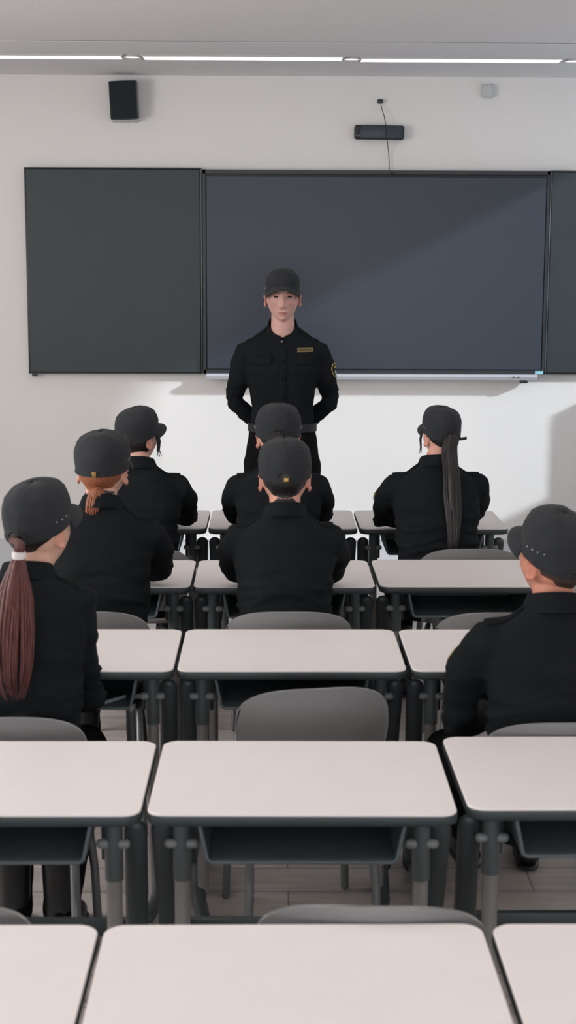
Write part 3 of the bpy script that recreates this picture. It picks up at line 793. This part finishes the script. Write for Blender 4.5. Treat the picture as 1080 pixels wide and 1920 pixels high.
def seated(label, x, yhip, rz, top=1.31, lean=.17, head_yaw=0, head_pitch=-4, head_dx=0, half=.225, skin=(206, 158, 140), hair='hair_black',
           arms=('desk', 'desk'), knees=(.42, .42), feet=(.36, .36), fx=.10, cap={}, hairkw={}, tail=None, torso_w=1.0, sink=0, patch=True, collar_up=.0, head_roll=0, strands=None, hs=1.0, kx=(.11, .11), elx=.215, sh_up=0):
    root = thing('person', label, 'person', (x, yhip, 0), math.radians(rz), 'seated people in black uniforms')
    hz = top-.138*hs; hy = lean; dz = hz-1.175       # eye level of the head; dz shifts the upper body
    yc = lambda z: lean*.80*sm(.5, 1.1, z)-.01    # spine curve
    M3 = Matrix.Translation((head_dx, hy+.012, hz)) @ Matrix.Rotation(math.radians(head_yaw), 4, 'Z') @ Matrix.Rotation(math.radians(head_roll), 4, 'Y') @ Matrix.Rotation(math.radians(head_pitch), 4, 'X') @ Matrix.Scale(hs, 4)
    w = torso_w*(half/.225)
    zs = 1+dz/.55
    Z = lambda z: .46+(z-.46)*zs
    tab = [(.44, .0, .170*w, .115, 0), (.50, .0, .178*w, .128, 0), (.58, .0, .170*w, .122, 0), (.68, 0, .155*w, .112, 0), (.80, 0, .160*w, .117, 0),
           (.90, 0, .172*w, .120, 0), (.965, 0, .170*w, .108, 0), (1.005, 0, .138*w, .088, .15), (1.035, 0, .098*w, .073, .25), (1.062, 0, .066, .064, .30), (1.075, 0, .058, .058, .3)]
    tab = [(Z(z)+sh_up*sm(.85, .97, z)*(1-sm(1.0, 1.06, z)), yc(z), rx, ry, tl) for (z, y, rx, ry, tl) in tab]
    sh, bd = MB(), MB()
    ring_torso(sh, tab); ring_torso(bd, tab[:-1], inset=.014)
    NB = Vector((0, yc(1.07), Z(1.06)))
    skull = M3 @ Vector((0, -.02, -.06))
    bd.tube([NB+Vector((0, -.005, -.06)), NB+Vector((0, 0, 0)), (NB+skull)/2+Vector((0, -.002, 0)), skull], [.056, .054, .053, .055], 20)
    h = head_mb(.8); h.xf(M3); bd.add(h.v, h.f)
    elb = {}
    for s, mode in ((-1, arms[0]), (1, arms[1])):
        q = half-.225
        S0 = Vector((s*(.150+q), yc(.98), Z(.965)+sh_up))
        if mode == 'desk':
            E_ = Vector((s*(.178+q), lean+.155, .812)); Wp = Vector((s*.02, lean+.235+.03*s, .800+.012*(s > 0)))
            mid = Vector((s*(.180+q), lean+.04, (S0.z+.80)/2+.02))
        elif mode == 'lap':
            E_ = Vector((s*(elx+q), lean+.06, .70)); Wp = Vector((s*.11, lean+.28, .635)); mid = Vector((s*(elx-.01+q), lean*.9, .85))
        path = [S0, mid, E_, E_+(Wp-E_)*.5, Wp]
        sh.tube([S0-Vector((s*.05, 0, .0))]+path, [.058, .064, .056, .047, .043, .038], 20)
        bd.tube([S0-Vector((s*.02, .01, .02))]+path[1:], [.028, .036, .032, .030, .027], 16)
        d = (Wp-E_).normalized(); hand_mb(bd, Wp+d*.02, d, (0, 0, 1), s, .35)
        elb[s] = (S0, mid, E_, Wp)
    tr = MB(); tr.ell((0, .02, .50), (.172*w, .14, .075))
    for s in (-1, 1):
        K = Vector((s*kx[0 if s < 0 else 1], knees[0 if s < 0 else 1], .50)); A = Vector((s*fx, feet[0 if s < 0 else 1], .11)); H = Vector((s*.085, .02, .515))
        tr.tube([H, (H+K)/2, K], [.088, .080, .066], 20); tr.tube([K, (K+A)/2, A.lerp(K, .15), A], [.064, .060, .054, .052], 20)
        bd.tube([H, K, A], [.065, .048, .036], 14); bd.tube([A, A+Vector((0, .10, -.06))], [.034, .028], 12)
    # meshes
    me = remesh(bd, .0044, 1); tint_skin(me, M3.inverted(), skin); link('body', me, 'skin', root, angle=180)
    me = remesh(sh, .0095, 3); sd = random.random()*50
    def wr(p):
        low = 1-sm(.62, .98, p.z); arm = sm(.14, .20, abs(p.x))
        a = noise.noise(Vector((p.x*5+sd, p.y*8, p.z*26)))*.014*(.25+.75*low)
        a += noise.noise(Vector((p.x*9+sd, p.y*9+3, p.z*15+p.x*10)))*.004*(.4+.6*arm)
        r = abs(noise.noise(Vector((p.x*4-sd, p.y*5, p.z*20+p.x*6*math.copysign(1, p.x)))))
        a += .013*(1-min(1, r*6))*(.15+.85*low)*(1-sm(.8, 1, p.z)*.6)
        return a
    cloth_noise(me, wr); shirt = link('shirt', me, 'shirt', root, angle=180)
    bvh = BVHTree.FromPolygons([v.co.copy() for v in me.vertices], [tuple(p.vertices) for p in me.polygons])
    me = remesh(tr, .010, 2)
    cloth_noise(me, lambda p: noise.noise(Vector((p.x*12+sd, p.y*10, p.z*18)))*.005); link('trousers', me, 'trousers', root, angle=180)
    boots(root, [(s*fx, feet[0 if s < 0 else 1], .11) for s in (-1, 1)], [(s*.12, 1, 0) for s in (-1, 1)])
    collar_mesh(shirt, NB+Vector((0, 0, -.012)), .074, .064, .042+collar_up, .28)
    epaulettes(shirt, (.075, .165+half-.225), yc(1)-.004, bvh, Z(1.04))
    if patch:
        S0, mid, E_, Wp = elb[-1]
        c = S0.lerp(mid, .62)+Vector((0, .022, 0)); dr = (1, -.35, 0)
        shield(shirt, bvh, c, dr, (.33, .94, 0), (0, 0, 1), .030, 'patch_gold', 'arm_patch', .0025, sub(SHIELD))
        shield(shirt, bvh, c, dr, (.33, .94, 0), (0, 0, 1), .0245, 'patch_black', 'arm_patch', .0035, sub(SHIELD))
        shield(shirt, bvh, c+Vector((0, 0, -.012)), dr, (0, 1, 0), (0, 0, 1), .013, 'patch_white', 'arm_patch', .0045, sub([(-.7, 1), (.7, 1), (.3, -1), (-.3, -1)]))
    cap_parts(root, M3, **cap)
    hs = hair_shell(root, M3, hair, **hairkw)
    if tail: tail(root, M3, NB)
    if strands:
        for sd_, n_ in strands:
            b = MB(); rnd = random.Random(3)
            for k in range(n_):
                y0 = .028+.009*k; b.tube([M3 @ Vector((sd_*.082, y0, .02)), M3 @ Vector((sd_*.087, y0+.004, -.02)), M3 @ Vector((sd_*.084, y0+.002-.002*k, -.06)), M3 @ Vector((sd_*(.080+.004*k), y0+.008, -.085-.012*rnd.random()))], [.0035, .0034, .0026, .001], 6)
            link('side_hair', b, hair, root)
    return root

# -- front row, middle
Q = lambda x, y, z: Vector((x, y, z))
def tail_p2(root, M, NB):
    p0 = M @ Vector((-.004, -.105, .012)); p = [p0+Q(0, .02, 0), p0+Q(-.004, -.018, .004), p0+Q(-.02, -.035, -.05), p0+Q(-.045, -.03, -.13), p0+Q(-.065, -.025, -.21), p0+Q(-.075, -.02, -.28), p0+Q(-.08, -.015, -.33)]
    tail_mesh(p, [.016, .022, .025, .026, .023, .017, .006], 'hair_brown_black', root, seed=2)
seated('person sitting in the front row, capped head just above the nearest middle-column person', -.022, 6.13, 0, top=1.318, half=.236, hair='hair_black', skin=(214, 160, 140), hs=1.03,
       cap=dict(rx=.093, ry=.104, seed=1, buckle=False), hairkw=dict(low=-.085, thick=.006), tail=tail_p2, patch=False)
# -- front row, left: head turned right
seated('person in the front row at left, cap brim pointing right', -.612, 6.13, 0, top=1.302, half=.236, head_yaw=-38, head_dx=-.006, head_pitch=7, hair='hair_black', skin=(216, 168, 150), head_roll=2, hs=.94,
       cap=dict(rx=.092, ry=.102, seed=2, arch=False, eyelets=0, bx=1.05, buckle=False), hairkw=dict(low=-.118, thick=.010, half_low=66, nape=.0), strands=[(1, 3)], patch=False)
# -- front row, right: long black ponytail
def tail_p4(root, M, NB):
    p0 = M @ Vector((-.004, -.108, .006))
    p = [p0+Q(-.006, .025, .004), p0+Q(.0, -.012, .002), Q(.046, p0.y-.034, p0.z-.06), Q(.046, -.012, 1.03), Q(.046, -.040, .95), Q(.046, -.080, .86), Q(.040, -.108, .78), Q(.034, -.115, .72), Q(.030, -.115, .685)]
    tail_mesh(p, [.016, .024, .032, .036, .035, .030, .023, .014, .005], 'hair_brown_black', root, seed=4)
seated('person at the front row right with a long black ponytail', .650, 6.12, 3, top=1.308, half=.243, head_yaw=18, head_dx=.028, head_pitch=4, hair='hair_black', skin=(214, 164, 146), hs=.90,
       cap=dict(rx=.088, ry=.102, seed=3, tail=True, eyelets=2, buckle=False), hairkw=dict(low=-.085), tail=tail_p4, strands=[(-1, 2), (1, 1)])
# -- second occupied row, middle
seated('person in the middle column, capped head squarely from behind with small brass buckle', -.006, 4.945, 0, top=1.306, half=.226, skin=(214, 156, 134),
       cap=dict(rx=.091, ry=.103, seed=4, eyelets=0), hairkw=dict(low=-.118, half_low=44, thick=.005, nape=.03), collar_up=.0, patch=False)
# -- second occupied row, left: ginger bun
def tail_p6(root, M, NB):
    p0 = M @ Vector((.004, -.088, -.062)); b = MB(); rnd = random.Random(5); c = p0+Q(0, -.016, -.010)
    b.ell(c, (.026, .024, .026))
    for k in range(26):
        a = rnd.uniform(0, PI); e = rnd.uniform(-.9, .9); pts = []
        Rm = Matrix.Rotation(a, 3, 'Y') @ Matrix.Rotation(e, 3, 'X')
        for j in range(17):
            q = 2*PI*j/16; pts.append(c+Rm @ Vector((.027*math.cos(q), .025*math.sin(q), .003*math.sin(3*q))))
        b.tube(pts, .0038, 5, False)
    link('hair_bun', b, 'hair_ginger', root, angle=80)
    p = [c+Q(-.004, -.008, .0), c+Q(-.010, -.018, -.03), c+Q(-.014, -.020, -.06), c+Q(-.006, -.018, -.088)]
    tail_mesh(p, [.024, .026, .023, .008], 'hair_ginger', root, seed=6, strands=34)
    b = MB(); b.tube([c+Q(.022, .010, .008), c+Q(.040, .018, .004), c+Q(.056, .030, .006)], [.008, .007, .003], 8); link('hair_clip', b, 'device_black', root)
seated('person at left with ginger hair in a low bun below the cap', -.636, 4.945, 0, top=1.330, half=.230, head_yaw=-10, head_pitch=0, hair='hair_ginger', skin=(216, 170, 150),
       cap=dict(rx=.093, ry=.107, seed=5, eyelets=2, arch=False), hairkw=dict(low=-.095, half_low=60, thick=.007), tail=tail_p6, patch=False)
# -- left foreground: red ponytail with a white tie
def tail_p7(root, M, NB):
    p0 = M @ Vector((-.006, -.104, .002))
    p = [p0+Q(0, .02, .006), p0+Q(0, -.014, -.002), Q(.016, -.092, 1.195), Q(.014, -.096, 1.166), Q(.010, -.100, 1.13), Q(.004, -.104, 1.06), Q(-.001, -.110, .98), Q(-.003, -.120, .90), Q(-.004, -.126, .84), Q(-.002, -.126, .79)]
    t = tail_mesh(p, [.012, .012, .010, .011, .022, .043, .053, .053, .044, .022], 'hair_auburn', root, seed=8, strands=90, flat=.5, lock=.09)
    b = MB(); c = Q(.0145, -.095, 1.166); rs = []
    for k in range(17):
        a = 2*PI*k/16
        rs.append([c+Q(math.cos(a)*(.011+r*.006), math.sin(a)*(.011+r*.006), z) for r, z in ((0, -.011), (1, -.009), (1.3, 0), (1, .009), (0, .011))])
    b.rings(rs, caps=False); link('hair_tie', b, 'tie_white', t)
seated('person at far left with a long red ponytail in a white tie', -.708, 3.81, 0, top=1.316, half=.200, arms=('lap', 'lap'), elx=.160, torso_w=1.04, sh_up=.03, head_yaw=-30, head_pitch=8, head_dx=.026, hair='hair_brown_black', skin=(218, 172, 152), hs=.95,
       cap=dict(rx=.093, ry=.102, seed=6, top=.142, eyelets=3, buckle=False), hairkw=dict(low=-.07, thick=.006), tail=tail_p7, feet=(.14, .14), fx=.065, knees=(.40, .40), patch=False)
# -- right foreground
seated('person at the right edge with short cropped hair, cap brim pointing left', .672, 3.69, 0, top=1.276, lean=.09, half=.235, head_yaw=31, head_pitch=14, head_dx=.004, kx=(.21, .13), hair='hair_buzz', skin=(206, 140, 116), arms=('lap', 'lap'), hs=.97, knees=(.48, .48), feet=(.865, .865),
       cap=dict(rx=.092, ry=.103, seed=7, eyelets=4), hairkw=dict(low=-.090, half_low=58, thick=.002), collar_up=.004)

# -- the man standing in front
def standing():
    root = thing('person', 'man in black uniform standing before the big screen, hands behind his back', 'person', (.004, 7.40, 0), PI)
    hz = 1.744
    M = Matrix.Translation((0, .015, hz)) @ Matrix.Rotation(math.radians(-3), 4, 'X')
    tab = [(1.04, .0, .168, .115, 0), (1.10, 0, .160, .108, 0), (1.20, 0, .152, .105, 0), (1.30, .005, .165, .115, 0), (1.40, .01, .188, .125, 0), (1.46, .005, .195, .117, 0),
           (1.515, -.002, .172, .098, .15), (1.553, -.008, .128, .080, .3), (1.582, -.010, .084, .069, .5), (1.598, -.010, .062, .060, .6)]
    sh, bd = MB(), MB()
    ring_torso(sh, tab); ring_torso(bd, tab[:-2], inset=.014)
    bd.tube([(0, -.012, 1.47), (0, -.006, 1.54), (0, .004, 1.60), (0, -.006, 1.67)], [.070, .062, .057, .055], 22)
    h = head_mb(1.0, .52, 1.10); h.xf(M); bd.add(h.v, h.f)
    for s in (-1, 1):
        S0 = Vector((s*.178, -.005, 1.470)); E_ = Vector((s*.238, -.075, 1.215)); mid = Vector((s*.213, -.02, 1.345)); Wp = Vector((s*.07, -.165, 1.06))
        fm = E_.lerp(Wp, .5)
        sh.tube([S0-Vector((s*.06, 0, -.02)), S0, S0.lerp(mid, .5)+Vector((s*.006, 0, 0)), mid, E_+Vector((0, 0, .05)), E_, fm, Wp], [.056, .060, .061, .057, .046, .044, .043, .036], 20)
        bd.tube([S0-Vector((s*.02, 0, .02)), mid, E_+Vector((0, 0, .05)), E_, fm, Wp], [.034, .038, .030, .028, .027, .025], 16)
        d = (Wp-E_).normalized(); hand_mb(bd, Wp+d*.02, d, (0, -1, .3), s, .5)
    tr = MB(); ring_torso(tr, [(.84, 0, .10, .09, 0), (.90, .0, .180, .122, 0), (.96, 0, .184, .124, 0), (1.02, 0, .175, .118, 0), (1.08, 0, .166, .112, 0), (1.10, 0, .162, .110, 0)])
    for s in (-1, 1):
        P = [(s*.095, 0, .92), (s*.105, 0, .70), (s*.110, .005, .48), (s*.115, -.005, .26), (s*.12, -.005, .11)]
        tr.tube(P, [.098, .088, .070, .064, .058], 20); bd.tube(P, [.078, .068, .052, .045, .036], 16); bd.tube([(s*.12, 0, .09), (s*.125, .12, .035)], [.034, .028], 12)
    bd.ell((0, 0, .97), (.15, .095, .11))
    me = remesh(bd, .0036, 1); tint_skin(me, M.inverted(), (205, 160, 149), True); link('body', me, 'skin', root, angle=180)
    me = remesh(sh, .008, 3)
    def wr(p):
        arm = sm(.17, .21, abs(p.x))
        a = noise.noise(Vector((p.x*8, p.y*8, p.z*22)))*.004+noise.noise(Vector((p.x*14, p.y*12, p.z*9)))*.003
        if abs(p.z-1.20) < .09 and arm: a += .006*arm*noise.noise(Vector((p.x*10, p.y*20, p.z*55)))
        return a
    cloth_noise(me, wr); shirt = link('shirt', me, 'shirt', root, angle=180)
    bvh = BVHTree.FromPolygons([v.co.copy() for v in me.vertices], [tuple(p.vertices) for p in me.polygons])
    me = remesh(tr, .009, 2); cloth_noise(me, lambda p: noise.noise(Vector((p.x*12, p.y*10, p.z*14)))*.005); trs = link('trousers', me, 'trousers', root, angle=180)
    b = MB(); rs = []
    for k in range(49):
        a = 2*PI*k/48; c_, s_ = math.cos(a), math.sin(a); e = .86
        x, y = math.copysign(abs(c_)**e, c_), math.copysign(abs(s_)**e, s_)
        rs.append([Vector((x*(.166+o), y*(.114+o), z)) for o, z in ((0, 1.085), (.006, 1.085), (.006, 1.125), (0, 1.125))])
    b.rings(rs, caps=False); link('belt', b, 'belt_web', trs)
    b = MB(); b.rbox((0, .124, 1.105), (.06, .012, .045), .004, 2); link('belt_buckle', b, 'device_black', trs)
    boots(root, [(s*.12, 0, .11) for s in (-1, 1)], [(s*.2, 1, 0) for s in (-1, 1)])
    collar_mesh(shirt, (0, -.008, 1.572), .078, .068, .044, .60, gap=.15, wings=.036)
    epaulettes(shirt, (.085, .180), -.004, bvh, 1.58)
    # emblem on his left sleeve (picture right)
    c = Vector((-.21, -.01, 1.385)); dr = (1, -.35, 0); rt = (.33, .94, 0)
    shield(shirt, bvh, c, dr, rt, (0, 0, 1), .037, 'patch_gold', 'arm_patch', .003, sub(SHIELD))
    shield(shirt, bvh, c, dr, rt, (0, 0, 1), .031, 'patch_black', 'arm_patch', .004, sub(SHIELD))
    shield(shirt, bvh, c+Vector((0, 0, .012)), dr, rt, (0, 0, 1), .016, 'patch_gold', 'arm_patch', .005, sub([(-1, .2), (0, .9), (1, .2), (.6, -.1), (0, .35), (-.6, -.1)]))
    shield(shirt, bvh, c+Vector((0, 0, -.014)), dr, rt, (0, 0, 1), .015, 'patch_white', 'arm_patch', .005, sub([(-.5, .9), (.5, .9), (.35, -1), (-.35, -1)]))
    # chest: placket, buttons, pocket flaps, name tape
    def on_chest(x, z):
        h = bvh.ray_cast(Vector((x, .5, z)), Vector((0, -1, 0))); return h[0] if h[0] else Vector((x, .12, z))
    def patchwork(name, x0, x1, z0, z1, matname, lift, th=.002, nx=10, nz=6, low=None):
        b = MB(); vs = []
        for j in range(nz+1):
            for i in range(nx+1):
                x = x0+(x1-x0)*i/nx; zl = z0 if not low else z0+low(i/nx)
                vs.append(on_chest(x, zl+(z1-zl)*j/nz)+Vector((0, lift, 0)))
        b.add(vs, [(j*(nx+1)+i, j*(nx+1)+i+1, (j+1)*(nx+1)+i+1, (j+1)*(nx+1)+i) for j in range(nz) for i in range(nx)])
        o = link(name, b, matname, shirt, angle=60); solid(o, th, 0); return o
    patchwork('placket', -.017, .017, 1.10, 1.50, 'shirt', .0025, nz=30)
    for s in (-1, 1):
        patchwork('pocket_flap', s*.105-.055, s*.105+.055, 1.415, 1.462, 'shirt', .003, .003, low=lambda u: .010*abs(2*u-1))
    patchwork('name_tape', -.150, -.072, 1.480, 1.499, 'tape_gold', .003, .0015)
    for k in range(4):
        p = on_chest(0, 1.44-.09*k)+Vector((0, .005, 0)); b = MB(); b.tube([p, p+Vector((0, .002, 0))], .0055, 12); link('button', b, 'epaulette_cloth', shirt)
    p = on_chest(0, 1.525); b = MB(); b.tube([p+Vector((.004, .006, .004)), p+Vector((.004, .010, .004))], .007, 14); link('button', b, 'eyelet_metal', shirt)
    # letters on the name tape
    cu = bpy.data.curves.new('letters', 'FONT'); cu.body = 'FREEKNIGHT'; cu.size = .0145; cu.align_x = 'CENTER'; cu.align_y = 'CENTER'; cu.extrude = .0003; cu.space_character = 1.0
    to = bpy.data.objects.new('letters', cu); COL.objects.link(to)
    me = bpy.data.meshes.new_from_object(to.evaluated_get(bpy.context.evaluated_depsgraph_get())); bpy.data.objects.remove(to)
    ww = max(v.co.x for v in me.vertices)-min(v.co.x for v in me.vertices); k = .070/ww
    for v in me.vertices:
        x, z = -.111-v.co.x*k, 1.4895+v.co.y; v.co = on_chest(x, z)+Vector((0, .0048+v.co.z, 0))
    link('tape_letters', me, 'patch_black', shirt, smooth=False)
    cap_parts(root, M, rx=.083, ry=.103, top=.138, seed=9, eyelets=2, bx=.95, front=.012, droop=.017)
    hair_shell(root, M, 'hair_black', low=-.05, half_top=100, half_low=60, thick=.003)
    for s in (-1, 1):
        b = MB(); b.ell(M @ Vector((s*.0315, .0775, .0055)), (.0135, .0075, .0036)); link('eye', b, 'eye_dark', root)
standing()
